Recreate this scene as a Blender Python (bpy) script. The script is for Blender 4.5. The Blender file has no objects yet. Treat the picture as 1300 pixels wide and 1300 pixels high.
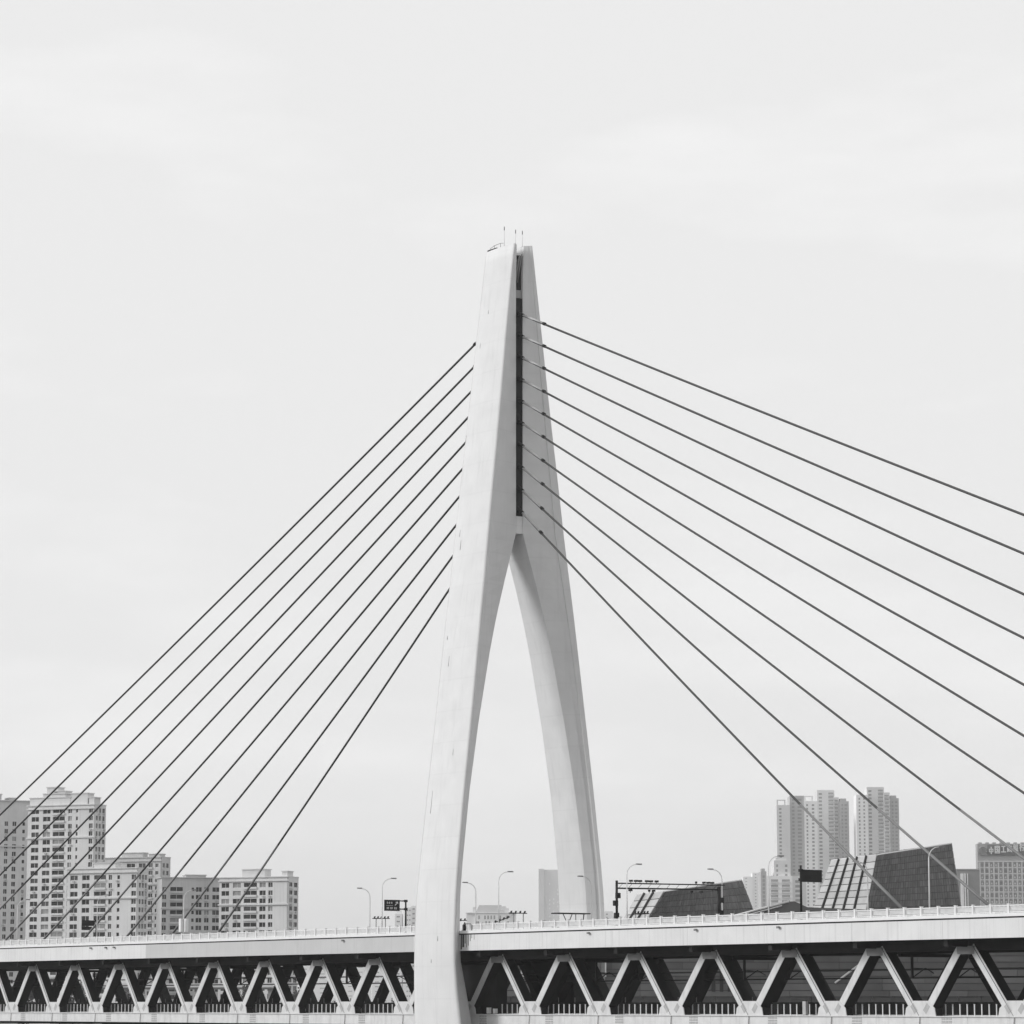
import bpy, math, random
from mathutils import Vector, Matrix
random.seed(7)
S = bpy.context.scene
COL = S.collection

# ---------------------------------------------------------------- camera
TH, PH = 0.60124, 0.14781                    # bridge angle to the view axis, camera pitch
CU, CV, CZ = 391.079, -267.934, -9.7945      # camera stands on the bank; deck top is z = 0
F = 4200.0                                   # focal length in photo pixels (1300 wide)
cam_d = bpy.data.cameras.new('camera'); cam = bpy.data.objects.new('camera', cam_d); COL.objects.link(cam)
FWD = Vector((-math.cos(TH), math.sin(TH), 0)); RGT = Vector((math.sin(TH), math.cos(TH), 0)); UP = Vector((0, 0, 1))
look = FWD * math.cos(PH) + UP * math.sin(PH)
upv = UP * math.cos(PH) - FWD * math.sin(PH)
cam.matrix_world = Matrix(((RGT.x, upv.x, -look.x, CU), (RGT.y, upv.y, -look.y, CV), (RGT.z, upv.z, -look.z, CZ), (0, 0, 0, 1)))
cam_d.sensor_width = 36.0; cam_d.lens = 36.0 * F / 1300.0
cam_d.clip_start = 1.0; cam_d.clip_end = 60000.0
S.camera = cam

# ---------------------------------------------------------------- sky, sun, exposure
SUN_DIR = Vector((-0.42, -0.80, 0.42)).normalized()      # towards the sun: high, off to the left and a little behind the bridge's front
elev = math.asin(SUN_DIR.z); azim = math.atan2(SUN_DIR.x, SUN_DIR.y)
W = bpy.data.worlds.new('World'); S.world = W; W.use_nodes = True
nt = W.node_tree; nt.nodes.clear()
def nd(t, tree=nt, **k):
    n = tree.nodes.new(t)
    for a, b in k.items(): setattr(n, a, b)
    return n
sky = nd('ShaderNodeTexSky'); sky.sky_type = 'NISHITA'; sky.sun_disc = False
sky.sun_elevation = elev; sky.sun_rotation = azim; sky.dust_density = 3.0
bw = nd('ShaderNodeRGBToBW'); nt.links.new(sky.outputs[0], bw.inputs[0])
lim = nd('ShaderNodeMath', operation='MINIMUM'); nt.links.new(bw.outputs[0], lim.inputs[0]); lim.inputs[1].default_value = 12.0
tc = nd('ShaderNodeTexCoord')
mp = nd('ShaderNodeMapping'); mp.inputs['Scale'].default_value = (5, 5, 21); mp.inputs['Location'].default_value = (7.7, 2.9, 1.3)
nt.links.new(tc.outputs['Generated'], mp.inputs[0])
nz = nd('ShaderNodeTexNoise'); nz.inputs['Scale'].default_value = 1.0; nz.inputs['Detail'].default_value = 6.0; nz.inputs['Roughness'].default_value = 0.55
nt.links.new(mp.outputs[0], nz.inputs[0])
cl = nd('ShaderNodeMapRange'); cl.inputs[1].default_value = 0.5; cl.inputs[2].default_value = 0.68; cl.inputs[3].default_value = 8.9; cl.inputs[4].default_value = 9.6
nt.links.new(nz.outputs[0], cl.inputs[0])
mixs = nd('ShaderNodeMix', data_type='FLOAT'); mixs.inputs[0].default_value = 0.95      # thin bright overcast over the clear sky
nt.links.new(lim.outputs[0], mixs.inputs[2]); nt.links.new(cl.outputs[0], mixs.inputs[3])
bg = nd('ShaderNodeBackground'); bg.inputs[1].default_value = 0.1
nt.links.new(mixs.outputs[0], bg.inputs[0])
wo = nd('ShaderNodeOutputWorld'); nt.links.new(bg.outputs[0], wo.inputs[0])
sd = bpy.data.lights.new('sun', 'SUN'); sd.energy = 2.05; sd.angle = math.radians(20.0); sd.color = (1.0, 1.0, 1.0)
so = bpy.data.objects.new('sun', sd); COL.objects.link(so); so.location = (0, 0, 200)
so.rotation_euler = (-SUN_DIR).to_track_quat('-Z', 'Y').to_euler()
S.view_settings.view_transform = 'Standard'; S.view_settings.look = 'None'
S.view_settings.exposure = 0.0; S.view_settings.gamma = 1.0; S.view_settings.use_curve_mapping = False

# ---------------------------------------------------------------- projection helpers (survey from the photograph)
def project(p):
    d = Vector(p) - Vector((CU, CV, CZ))
    dep = d.dot(look); return 650 + F * d.dot(RGT) / dep, 650 - F * d.dot(upv) / dep
def pt(x, y, D):
    a = (650 - y) / F
    dz = D * math.tan(PH + math.atan(a))
    dep = D * math.cos(PH) + dz * math.sin(PH)
    return Vector((CU, CV, CZ)) + FWD * D + RGT * ((x - 650) / F * dep) + UP * dz
def kpx(D): return F / (D * math.cos(PH) + 30 * math.sin(PH))       # photo pixels per metre at distance D
def u_at(x, v, z):
    a, b = -330.0, 200.0
    for _ in range(50):
        m = (a + b) / 2
        if project((m, v, z))[0] < x: a = m
        else: b = m
    return (a + b) / 2

# ---------------------------------------------------------------- materials (the photograph is monochrome: greys only)
MATS = {}
def mat(name, val, rough=0.7, var=0.08, scale=0.6, metal=0.0, spec=0.3, streak=0.0, joint=None, bump=0.0, sz=1.0):
    if name in MATS: return MATS[name]
    m = bpy.data.materials.new(name); m.use_nodes = True; t = m.node_tree; b = t.nodes['Principled BSDF']
    b.inputs['Roughness'].default_value = rough; b.inputs['Metallic'].default_value = metal
    b.inputs['Specular IOR Level'].default_value = spec
    g = nd('ShaderNodeNewGeometry', t)
    mpn = nd('ShaderNodeMapping', t); mpn.inputs['Scale'].default_value = (scale, scale, scale * sz); t.links.new(g.outputs['Position'], mpn.inputs[0])
    n = nd('ShaderNodeTexNoise', t); n.inputs['Scale'].default_value = 1.0; n.inputs['Detail'].default_value = 5.0
    t.links.new(mpn.outputs[0], n.inputs[0])
    r = nd('ShaderNodeMapRange', t); r.inputs[1].default_value = 0.3; r.inputs[2].default_value = 0.7
    r.inputs[3].default_value = val * (1 - var); r.inputs[4].default_value = val * (1 + var)
    t.links.new(n.outputs[0], r.inputs[0]); out = r.outputs[0]
    if streak > 0:
        mp2 = nd('ShaderNodeMapping', t); mp2.inputs['Scale'].default_value = (1.7, 1.7, 0.045); t.links.new(g.outputs['Position'], mp2.inputs[0])
        n2 = nd('ShaderNodeTexNoise', t); n2.inputs['Scale'].default_value = 1.0; n2.inputs['Detail'].default_value = 4.0; t.links.new(mp2.outputs[0], n2.inputs[0])
        r2 = nd('ShaderNodeMapRange', t); r2.inputs[1].default_value = 0.52; r2.inputs[2].default_value = 0.75; r2.inputs[3].default_value = 1.0; r2.inputs[4].default_value = 1.0 - streak
        t.links.new(n2.outputs[0], r2.inputs[0])
        mu = nd('ShaderNodeMath', t, operation='MULTIPLY'); t.links.new(out, mu.inputs[0]); t.links.new(r2.outputs[0], mu.inputs[1]); out = mu.outputs[0]
    if joint:
        sp = nd('ShaderNodeSeparateXYZ', t); t.links.new(g.outputs['Position'], sp.inputs[0])
        md = nd('ShaderNodeMath', t, operation='PINGPONG'); t.links.new(sp.outputs[2], md.inputs[0]); md.inputs[1].default_value = joint / 2
        r3 = nd('ShaderNodeMapRange', t); r3.inputs[1].default_value = 0.0; r3.inputs[2].default_value = 0.12; r3.inputs[3].default_value = 0.95; r3.inputs[4].default_value = 1.0
        t.links.new(md.outputs[0], r3.inputs[0])
        mu = nd('ShaderNodeMath', t, operation='MULTIPLY'); t.links.new(out, mu.inputs[0]); t.links.new(r3.outputs[0], mu.inputs[1]); out = mu.outputs[0]
    cb = nd('ShaderNodeCombineColor', t)
    for i in range(3): t.links.new(out, cb.inputs[i])
    t.links.new(cb.outputs[0], b.inputs['Base Color'])
    if bump > 0:
        bp = nd('ShaderNodeBump', t); bp.inputs['Strength'].default_value = bump; bp.inputs['Distance'].default_value = 0.3
        t.links.new(n.outputs[0], bp.inputs['Height']); t.links.new(bp.outputs[0], b.inputs['Normal'])
    MATS[name] = m; return m
CONC = mat('tower_concrete', 0.72, 0.8, 0.035, 0.35, streak=0.07, joint=4.5)
FASC = mat('fascia_paint', 0.71, 0.55, 0.05, 0.3, streak=0.17)
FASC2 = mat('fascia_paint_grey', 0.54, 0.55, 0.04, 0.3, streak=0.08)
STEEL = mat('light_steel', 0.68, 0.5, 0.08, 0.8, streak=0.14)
DARK = mat('dark_and_shade_steel', 0.028, 0.6, 0.15, 0.5, spec=0.15)  # dark parts, plus painted shade on truss sides, top chord, far truss
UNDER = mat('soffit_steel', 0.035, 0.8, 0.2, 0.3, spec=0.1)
BLACK = mat('black_paint', 0.018, 0.5, 0.1, 1.0, spec=0.2)
WHITE = mat('white_paint', 0.80, 0.5, 0.04, 0.8)
RAILP = mat('rail_paint', 0.72, 0.5, 0.05, 1.0)
SPLICE = mat('splice_grey', 0.45, 0.6, 0.08, 1.5)
GUSS = mat('gusset_shade_grey', 0.30, 0.6, 0.08, 0.8)  # on the top gussets the overhang's shade is put into this grey
PANELM = mat('rail_panel', 0.74, 0.6, 0.08, 1.5)
CABM = mat('cable_sheath', 0.045, 0.45, 0.06, 1.0)
CABL = mat('cable_sleeve', 0.19, 0.45, 0.06, 1.0)
LAMPG = mat('lamp_grey', 0.70, 0.5, 0.05, 1.0)
GREYM = mat('mid_grey', 0.22, 0.6, 0.1, 1.0)
GRIME_SHADE = mat('grime_shade_black', 0.05, 0.9, 0.3, 2.0, spec=0.05)  # dirt; in the fascia marks also painted leg shadow
ASPH = mat('asphalt', 0.05, 0.9, 0.15, 1.2)

# ---------------------------------------------------------------- mesh builder
class MB:
    def __init__(s): s.v = []; s.f = []; s.m = []; s.sm = []; s.sharp = []
    def face(s, idx, m=0, smooth=False): s.f.append(tuple(idx)); s.m.append(m); s.sm.append(smooth)
    def poly(s, pts, m=0):
        b = len(s.v); s.v += [tuple(p) for p in pts]; s.face(range(b, b + len(pts)), m); return s
    def box(s, x0, x1, y0, y1, z0, z1, m=0, M=None):
        b = len(s.v)
        P = [(x0, y0, z0), (x1, y0, z0), (x1, y1, z0), (x0, y1, z0), (x0, y0, z1), (x1, y0, z1), (x1, y1, z1), (x0, y1, z1)]
        if M is not None: P = [tuple(M @ Vector(p)) for p in P]
        s.v += P
        for q in ((0, 3, 2, 1), (4, 5, 6, 7), (0, 1, 5, 4), (1, 2, 6, 5), (2, 3, 7, 6), (3, 0, 4, 7)): s.face([b + i for i in q], m)
        return s
    def prism(s, pts, off, m=0):                 # pts: ring of 3D points, off: extrusion vector
        b = len(s.v); n = len(pts); off = Vector(off)
        s.v += [tuple(Vector(p)) for p in pts] + [tuple(Vector(p) + off) for p in pts]
        s.face([b + i for i in range(n)][::-1], m); s.face([b + n + i for i in range(n)], m)
        for i in range(n): j = (i + 1) % n; s.face((b + i, b + j, b + n + j, b + n + i), m)
        return s
    def tube(s, pts, r, n=8, m=0, smooth=True):
        pts = [Vector(p) for p in pts]; rs = r if isinstance(r, (list, tuple)) else [r] * len(pts)
        b = len(s.v); k = len(pts)
        for i, p in enumerate(pts):
            d = (pts[min(i + 1, k - 1)] - pts[max(i - 1, 0)]).normalized()
            a = d.cross(Vector((0, 0, 1)) if abs(d.z) < 0.95 else Vector((1, 0, 0))).normalized(); c = d.cross(a)
            for j in range(n):
                t = 2 * math.pi * j / n; s.v.append(tuple(p + (a * math.cos(t) + c * math.sin(t)) * rs[i]))
        for i in range(k - 1):
            for j in range(n):
                j2 = (j + 1) % n; s.face((b + i * n + j, b + i * n + j2, b + (i + 1) * n + j2, b + (i + 1) * n + j), m, smooth)
        s.face([b + j for j in range(n)][::-1], m); s.face([b + (k - 1) * n + j for j in range(n)], m)
        return s
    def mesh(s, name, mats):
        me = bpy.data.meshes.new(name); me.from_pydata(s.v, [], s.f)
        for mm in (mats if isinstance(mats, (list, tuple)) else [mats]): me.materials.append(mm)
        me.polygons.foreach_set('material_index', s.m); me.polygons.foreach_set('use_smooth', s.sm)
        import bmesh
        bm = bmesh.new(); bm.from_mesh(me); bmesh.ops.recalc_face_normals(bm, faces=bm.faces); bm.to_mesh(me); bm.free()
        me.update(); return me
    def build(s, name, mats, parent=None): return link(name, s.mesh(name, mats), parent)
def link(name, me, parent=None, loc=None, rz=0):
    o = bpy.data.objects.new(name, me); COL.objects.link(o)
    if parent: o.parent = parent
    if loc is not None: o.location = loc
    o.rotation_euler.z = rz
    return o
def tag(o, label=None, cat=None, group=None, kind=None):
    if label: o['label'] = label
    if cat: o['category'] = cat
    if group: o['group'] = group
    if kind: o['kind'] = kind
    return o
def thing(name, label, cat, loc=(0, 0, 0), rz=0, group=None):
    o = link(name, None, None, loc, rz); o.empty_display_size = 0.5
    return tag(o, label, cat, group)
def copy_thing(root, loc, rz=None, label=None, deep=True):
    r = root.copy(); COL.objects.link(r); r.location = loc
    if rz is not None: r.rotation_euler.z = rz
    if label: r['label'] = label
    for c in [k for k in root.children]:
        n = c.copy(); COL.objects.link(n); n.parent = r
        for g in [k for k in c.children]:
            q = g.copy(); COL.objects.link(q); q.parent = n
    return r

# ---------------------------------------------------------------- setting: land, river, haze
GZ = -62.0
def disc(name, c, r, z, m, n=48):
    mb = MB(); mb.poly([(c.x + r * math.cos(2 * math.pi * i / n), c.y + r * math.sin(2 * math.pi * i / n), z) for i in range(n)])
    return tag(mb.build(name, m), kind='structure')
LAND = mat('land', 0.10, 0.95, 0.4, 0.02)
disc('ground', Vector((CU, CV, 0)), 13500, GZ, LAND)
WATER = mat('river_water', 0.05, 0.12, 0.1, 0.02, spec=0.5, bump=0.2)
# the river runs under the bridge, across its line
rv = MB(); rv.poly([(-330, -9000, GZ + 0.02), (300, -9000, GZ + 0.02), (300, 9000, GZ + 0.02), (-330, 9000, GZ + 0.02)])
tag(rv.build('river', WATER), kind='structure')
# hillside path under the camera, so the viewpoint stands on ground
hb = MB()
hb.prism([(CU - 14, CV - 30, GZ + .01), (CU + 60, CV - 30, GZ + .01), (CU + 30, CV - 30, CZ - 1.7), (CU - 5, CV - 30, CZ - 1.7)], (0, 70, 0))
tag(hb.build('hillside', LAND), kind='structure')

HAZE = bpy.data.materials.new('haze_air'); HAZE.use_nodes = True
ht = HAZE.node_tree; ht.nodes.remove(ht.nodes['Principled BSDF'])
pv = nd('ShaderNodeVolumePrincipled', ht); pv.inputs['Color'].default_value = (1.0, 1.0, 1.0, 1); pv.inputs['Density'].default_value = 0.00006
ht.links.new(pv.outputs[0], ht.nodes['Material Output'].inputs['Volume'])
hz = MB(); hz.box(CU - 14500, CU + 14500, CV - 14500, CV + 14500, GZ - 1, 330)
tag(hz.build('haze', HAZE), kind='stuff')

# ================================================================ THE BRIDGE
BR = thing('cable_stayed_bridge', 'pale double-deck cable-stayed bridge with one tall split tower and truss sides', 'bridge')
VT, VF, ZF, HT = 6.87, 11.2, 2.39, 11.1
U0 = -136.17; UA = 86.2
UL, UR = -248.0, 232.0
# ---- tower legs: measured half sizes at each height: w outer v, h outer u, i inner v, hi inner u, shift
LV = [(-62, 9.5, 7.2, 6.3, 5.6, 0), (-30, 11.0, 6.7, 7.9, 4.9, 0), (-16, 12.0, 6.2, 9.0, 4.3, 0), (-12, 12.3, 5.93, 9.3, 4.0, 0), (-8, 12.6, 5.55, 9.95, 3.7, 0), (-4, 12.8, 5.3, 10.7, 3.5, 0), (0, 12.8, 5.25, 10.95, 3.45, 0.1), (5, 12.62, 5.22, 10.87, 3.35, .15),
      (10, 12.2, 5.08, 10.4, 3.24, .2), (20, 11.1, 4.92, 9.15, 3.06, .2), (30, 9.85, 4.84, 7.45, 2.9, .15), (40, 8.65, 4.72, 5.4, 2.74, .05), (45, 8.05, 4.65, 4.2, 2.66, 0), (50, 7.42, 4.56, 2.8, 2.62, -.05), (53, 7.03, 4.52, 1.9, 2.6, -.12), (55, 6.8, 4.5, 1.3, 2.6, -.18),
      (57.4, 6.5, 4.45, .62, 2.6, -.2), (60, 6.2, 4.4, .62, 2.6, -.2), (65, 5.6, 4.32, .62, 2.62, -.22), (70, 4.98, 4.26, .62, 2.66, -.27), (75, 4.38, 4.2, .62, 2.7, -.3), (80, 3.8, 4.1, .62, 2.72, -.32), (85, 3.26, 4.0, .62, 2.7, -.3), (90, 2.68, 3.91, .62, 2.68, -.28), (95, 2.08, 3.84, .62, 2.7, -.28), (99.8, 1.5, 3.8, .62, 2.9, -.28)]
def lv(z):
    for a, b in zip(LV, LV[1:]):
        if a[0] <= z <= b[0]:
            t = (z - a[0]) / (b[0] - a[0]); return [a[k] + t * (b[k] - a[k]) for k in range(1, 6)]
def make_leg(sgn):
    zs = sorted(set([-62, -45, -30, -22] + [-16 + 2 * k for k in range(58)] + [57.4, 99.8])); zs = [z for z in zs if z <= 99.8]
    mb = MB(); n = None; rings = []
    for z in zs:
        w, h, i, hi, u0 = lv(z); gs = (0.2 if sgn > 0 else .06) * (w - i); g = min(0.22, 0.1 * (w - i)) if sgn > 0 else .02; bul = 0.075 * h
        def face_u(v):                       # u of the sloping side face at transverse v
            return hi + (h - hi) * (v - i) / (w - i)
        half = [(0, w + bul), (h * .55, w + bul * .72), (h * .86, w + bul * .26), (h, w), (face_u(w - gs), w - gs), (face_u(w - gs) - g, w - gs - .05), (face_u(w - 2.1 * gs) - g, w - 2.1 * gs), (face_u(w - 2.1 * gs - .05), w - 2.1 * gs - .05), (hi, i)]
        ring = half + [(-a, b) for a, b in half[::-1][:-1]]
        rings.append(len(mb.v)); n = len(ring)
        mb.v += [(a + u0, sgn * b, z) for a, b in ring]
    for r0, r1 in zip(rings, rings[1:]):
        for k in range(n):
            k2 = (k + 1) % n; mb.face((r0 + k, r0 + k2, r1 + k2, r1 + k), 0, k in (0, 1, 2, n - 3, n - 2, n - 1))
    mb.face(range(rings[-1], rings[-1] + n)); mb.face([rings[0] + k for k in range(n)][::-1])
    return mb
near_leg = make_leg(-1).build('tower_leg', CONC, BR); near_leg['label'] = 'bright outer tower leg in front of the deck'
far_leg = make_leg(1).build('tower_leg', CONC, BR); far_leg['label'] = 'shaded tower leg behind the deck'
MB().box(-2.6, 2.2, -.64, .64, 59.9, 92.0).build('anchor_box', DARK, BR)
MB().box(-2.7, 2.3, -.66, .66, 57.35, 59.88).build('cross_beam', CONC, BR)
MB().box(-2.5, 2.1, -.5, .5, 92.05, 93.25).build('cross_beam', GUSS, BR)
# pipes and struts in the slot above the top beam
for a, b, r in (((1.9, -.42, 94.2), (2.3, .05, 98.4), .14), ((1.9, -.05, 94.4), (2.35, .42, 98.6), .13), ((1.6, .3, 94.0), (1.9, -.35, 98.0), .16)):
    MB().tube([a, b], r, 8).build('strut', GREYM, BR)
MB().box(-1.6, 1.9, -.62, .62, 93.37, 97.6).build('lift_shaft', DARK, BR)
MB().box(-1.5, 2.4, -.6, .6, 98.35, 98.6).build('platform', STEEL, BR)
# antennas and top guard rail
for (x, v, z0, z1) in ((-.2, -.9, 99.8, 102.6), (1.55, -.1, 98.6, 101.9), (1.2, 1.35, 99.8, 102.0)):
    a = MB().tube([(x, v, z0 - .1), (x, v, z1)], [.05, .03], 6).build('antenna', LAMPG, BR)
    MB().tube([(x, v, z0), (x, v, z0 + .35)], .12, 6).build('antenna_base', GREYM, a)
    MB().tube([(x, v, z1 - .1), (x, v, z1 + .45)], .07, 6).build('antenna_tip', GREYM, a)
gr = MB()
loop = [(-3.4, -1.2, 100.3), (-3.0, -.75, 100.75), (-1.4, -.75, 100.8), (-.4, -.9, 100.6)]
gr.tube(loop, .035, 6)
for p in loop[:3]: gr.tube([(p[0], p[1], 99.78), p], .04, 6)
gr.build('guard_rail', GREYM, BR)
MB().box(-3.95, -1.6, -1.35, -.8, 99.8, 100.12).build('roof_hatch', BLACK, BR)

# small marks and one crack line on the outer face of the bright leg
for (x, y, ln, r_) in ((583, 680, 1.0, .05), (584, 697, 1.4, .05), (567, 805, .5, .07), (569, 842, 1.5, .045), (546, 1033, 3.2, .05), (609, 436, .8, .04), (620, 400, .5, .05), (588, 560, 1.2, .04), (556, 1195, .7, .06), (548, 1226, .5, .06), (575, 960, .9, .04)):
    best = None
    for zi in range(-10, 99):
        w, h, i_, hi_, u_ = lv(zi)
        q = project((u_ + 0, -w - .075 * h, zi)); 
        if best is None or abs(q[1] - y) < best[0]: best = (abs(q[1] - y), zi)
    z = best[1]; w, h, i_, hi_, u_ = lv(z); uu = min(max(u_at(x, -w - .06 * h, z), u_ - .96 * h), u_ + .96 * h)
    pr = [(-1, w), (-.86, w + .0195 * h), (-.55, w + .054 * h), (0, w + .075 * h), (.55, w + .054 * h), (.86, w + .0195 * h), (1, w)]
    t_ = (uu - u_) / h
    for (a, va), (b, vb) in zip(pr, pr[1:]):
        if a <= t_ <= b: vv = va + (vb - va) * (t_ - a) / (b - a)
    w2 = lv(z + ln)[0]
    MB().tube([(uu, -vv, z), (uu, -vv + (w - w2), z + ln)], [r_, r_ * .6], 6).build('weather_mark', GREYM, BR)
# ---- decks
def fascia_prof(s):
    return [(s * (VF - .0), -ZF), (s * VF, -.22), (s * (VF - .12), -.22), (s * (VF - .12), -ZF + .05)]
dk = MB()
dk.box(UL, UR, -VF + .3, VF - .3, -.3, -.05)
dk.build('road_slab', ASPH, BR)
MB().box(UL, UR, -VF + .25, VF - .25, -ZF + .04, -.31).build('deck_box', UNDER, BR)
seg_me = {}
k = 0; u = UL
while u < UR:
    u1 = min(u + 16, UR)
    for s in (-1, 1):
        xm = project(((u + u1) / 2, -VF, -1))[0]
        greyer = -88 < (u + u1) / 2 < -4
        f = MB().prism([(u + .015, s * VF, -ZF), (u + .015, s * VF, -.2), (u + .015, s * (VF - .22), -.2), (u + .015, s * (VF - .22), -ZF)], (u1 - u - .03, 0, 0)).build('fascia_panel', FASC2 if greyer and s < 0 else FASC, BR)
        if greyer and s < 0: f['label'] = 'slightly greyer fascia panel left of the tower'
    u = u1
for s in (-1, 1):
    MB().box(UL, UR, *sorted((s * (VF - .30), s * (VF - .06))), -.2, -.02).build('drip_joint', GRIME_SHADE, BR)
    MB().box(UL, UR, *sorted((s * (VF + .1), s * (VF - .45))), -.02, .36).build('kerb', WHITE, BR)
# transverse floor beams below the road deck
for n in range(-3, 19):
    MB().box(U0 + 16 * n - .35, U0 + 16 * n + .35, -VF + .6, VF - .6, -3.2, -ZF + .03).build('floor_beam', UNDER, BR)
NR = range(-3, 19)
for s in (-1, 1):
    vo = s * VT
    MB().box(UL, UR, vo - .6, vo + .6, -3.62, -ZF + .02).build('top_chord', DARK, BR)  # overhang shade put into the chord's dark colour
    for n in NR:
        MB().box(U0 + 16 * n - 7.985 + 8, U0 + 16 * n + 7.985 + 8, vo - .62, vo + .62, -HT - 1.55, -HT - .12).build('bottom_chord', STEEL if s < 0 else DARK, BR)  # far chord coloured dark for the shade below the deck
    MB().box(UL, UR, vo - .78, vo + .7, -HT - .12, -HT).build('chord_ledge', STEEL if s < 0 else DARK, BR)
zt_, zb_ = -3.4, -HT + .2
def diagonal(n, d, s):
    a = Vector((U0 + 16 * n + d * .95, s * VT, zt_ + .2)); b = Vector((U0 + 16 * n + d * 7.35, s * VT, zb_ - .1))
    ax = (b - a).normalized(); sd = Vector((ax.z, 0, -ax.x)); hw = .44
    ring = [a + sd * hw, b + sd * hw, b - sd * hw, a - sd * hw]
    o = MB().prism([p + Vector((0, -.58, 0)) for p in ring], (0, 1.55, 0)).build('diagonal', DARK, BR)  # side shade painted in: dark box, pale plate only on the near front
    if s < 0:
        fl = MB(); w2 = hw + .06
        r2 = [a + sd * w2, b + sd * w2, b - sd * w2, a - sd * w2]
        fl.prism([p + Vector((0, -.66, 0)) for p in r2], (0, .078, 0))
        fl.build('face_plate', STEEL, o)
        if d > 0:
            q = ax.cross(Vector((0, 1, 0))); 
            e = sd if sd.x > 0 else -sd
            dp = MB(); dp.tube([a + e * (hw - .16) + Vector((0, -.72, 0)), b + e * (hw - .16) + Vector((0, -.72, 0)), Vector((b.x + .55, -VT - .72, -HT - .2)), Vector((b.x + .4, -VT - .72, -HT - 1.6))], .045, 6)
            dp.build('drain_pipe', GREYM, BR)
for s in (-1, 1):
    for n in NR:
        diagonal(n, 1, s); diagonal(n, -1, s)
        x = U0 + 16 * n; vo = s * VT; m_ = STEEL if s < 0 else DARK  # far truss plates carry the deck's shade as dark colour
        MB().prism([(x - 1.55, vo - .7, -3.1), (x + 1.55, vo - .7, -3.1), (x + 1.4, vo - .7, -4.05), (x - 1.4, vo - .7, -4.05)], (0, 1.4 if s > 0 else .1, 0)).build('top_gusset', GUSS if s < 0 else DARK, BR)  # near plate's grey stands in for shade under the overhang
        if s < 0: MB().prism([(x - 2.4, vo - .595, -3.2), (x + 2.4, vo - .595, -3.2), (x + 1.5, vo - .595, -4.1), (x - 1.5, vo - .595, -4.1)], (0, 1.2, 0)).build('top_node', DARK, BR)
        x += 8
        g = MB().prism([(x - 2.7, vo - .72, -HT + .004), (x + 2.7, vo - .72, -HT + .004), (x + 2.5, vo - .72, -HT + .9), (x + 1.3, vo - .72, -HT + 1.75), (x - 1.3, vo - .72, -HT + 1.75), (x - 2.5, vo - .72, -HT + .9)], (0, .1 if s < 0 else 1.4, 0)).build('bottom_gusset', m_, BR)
        if s < 0:
            MB().prism([(x - 2.4, vo - .6, -HT + .003), (x + 2.4, vo - .6, -HT + .003), (x + 2.2, vo - .6, -HT + .8), (x + 1.2, vo - .6, -HT + 1.7), (x - 1.2, vo - .6, -HT + 1.7), (x - 2.2, vo - .6, -HT + .8)], (0, 1.2, 0)).build('bottom_node', DARK, BR)
            sp = MB()
            for i in range(3):
                for j in range(4): sp.box(x + 3.6 + .62 * i, x + 4.1 + .62 * i, vo - .66, vo - .61, -HT - .42 - .33 * j, -HT - .2 - .33 * j)
            sp.build('splice_plate', SPLICE, BR)
            for d_ in (1, -1):
                pl = MB(); a = Vector((x + d_ * .75, vo - .745, -HT + .45)); ax = Vector((d_ * 6.3, 0, 7.5)).normalized(); sd_ = Vector((ax.z, 0, -ax.x))
                pl.prism([a - sd_ * .33, a + sd_ * .33, a + sd_ * .33 + ax * 1.1, a - sd_ * .33 + ax * 1.1], (0, .024, 0))
                pl.build('connection_plate', SPLICE, BR)
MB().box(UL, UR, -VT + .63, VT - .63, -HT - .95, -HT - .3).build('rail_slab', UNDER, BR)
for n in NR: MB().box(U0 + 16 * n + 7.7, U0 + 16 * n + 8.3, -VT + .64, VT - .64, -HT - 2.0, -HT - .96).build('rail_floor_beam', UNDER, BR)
MB().box(-6.2, 4.6, VT + .9, VT + 3.4, -HT - 2.5, -ZF + .02).build('leg_shade_box', DARK, BR)  # added dark box standing in for the shade on the far leg
MB().box(-3.3, 5.5, -VT + .8, -VT + 2.6, -HT - 1.5, -4.2).build('tower_bracket', DARK, BR)
# ---- stay cables (ten each way in the middle plane)
ZT = [89.0, 85.84, 82.7, 79.45, 76.3, 73.14, 69.9, 66.74, 63.5, 60.4]
for sgn in (1, -1):
    for i, zt in enumerate(ZT):
        k = 9 - i
        a = Vector((sgn * 2.0 - .25, 0, zt + .9)); b = Vector((sgn * (UA + (15.72 if sgn > 0 else 16) * k), 0, .35))
        d = (b - a); L = d.length; d.normalize()
        N = 14; sag = L * .0035
        pts = [a + (b - a) * (t / N) + Vector((0, 0, -4 * sag * (t / N) * (1 - t / N))) for t in range(N + 1)]
        c = MB().tube(pts, .158, 8).build('stay_cable', CABM, BR)
        MB().tube([a, a + d * 1.75], .27, 10).build('anchor_socket', DARK, c)
        MB().tube([a + d * 1.8, a + d * 7.2 + Vector((0, 0, -.03))], .175, 8).build('guide_pipe', SPLICE, c)
        MB().tube([a + d * 7.2 + Vector((0, 0, -.05)), a + d * 7.75 + Vector((0, 0, -.05))], .235, 10).build('collar', DARK, c)
        MB().tube([b - d * 26 + Vector((0, 0, -4 * sag * (26 / L) * (1 - 26 / L))), b - d * 16 + Vector((0, 0, -4 * sag * (16 / L) * (1 - 16 / L))), b - d * 7 + Vector((0, 0, -.1)), b - d * .3], [.166, .175, .19, .22], 8).build('deck_sleeve', CABL, c)
        MB().box(b.x - .5, b.x + .5, -.35, .35, -.06, .55).build('deck_anchor', GREYM, c)
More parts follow.
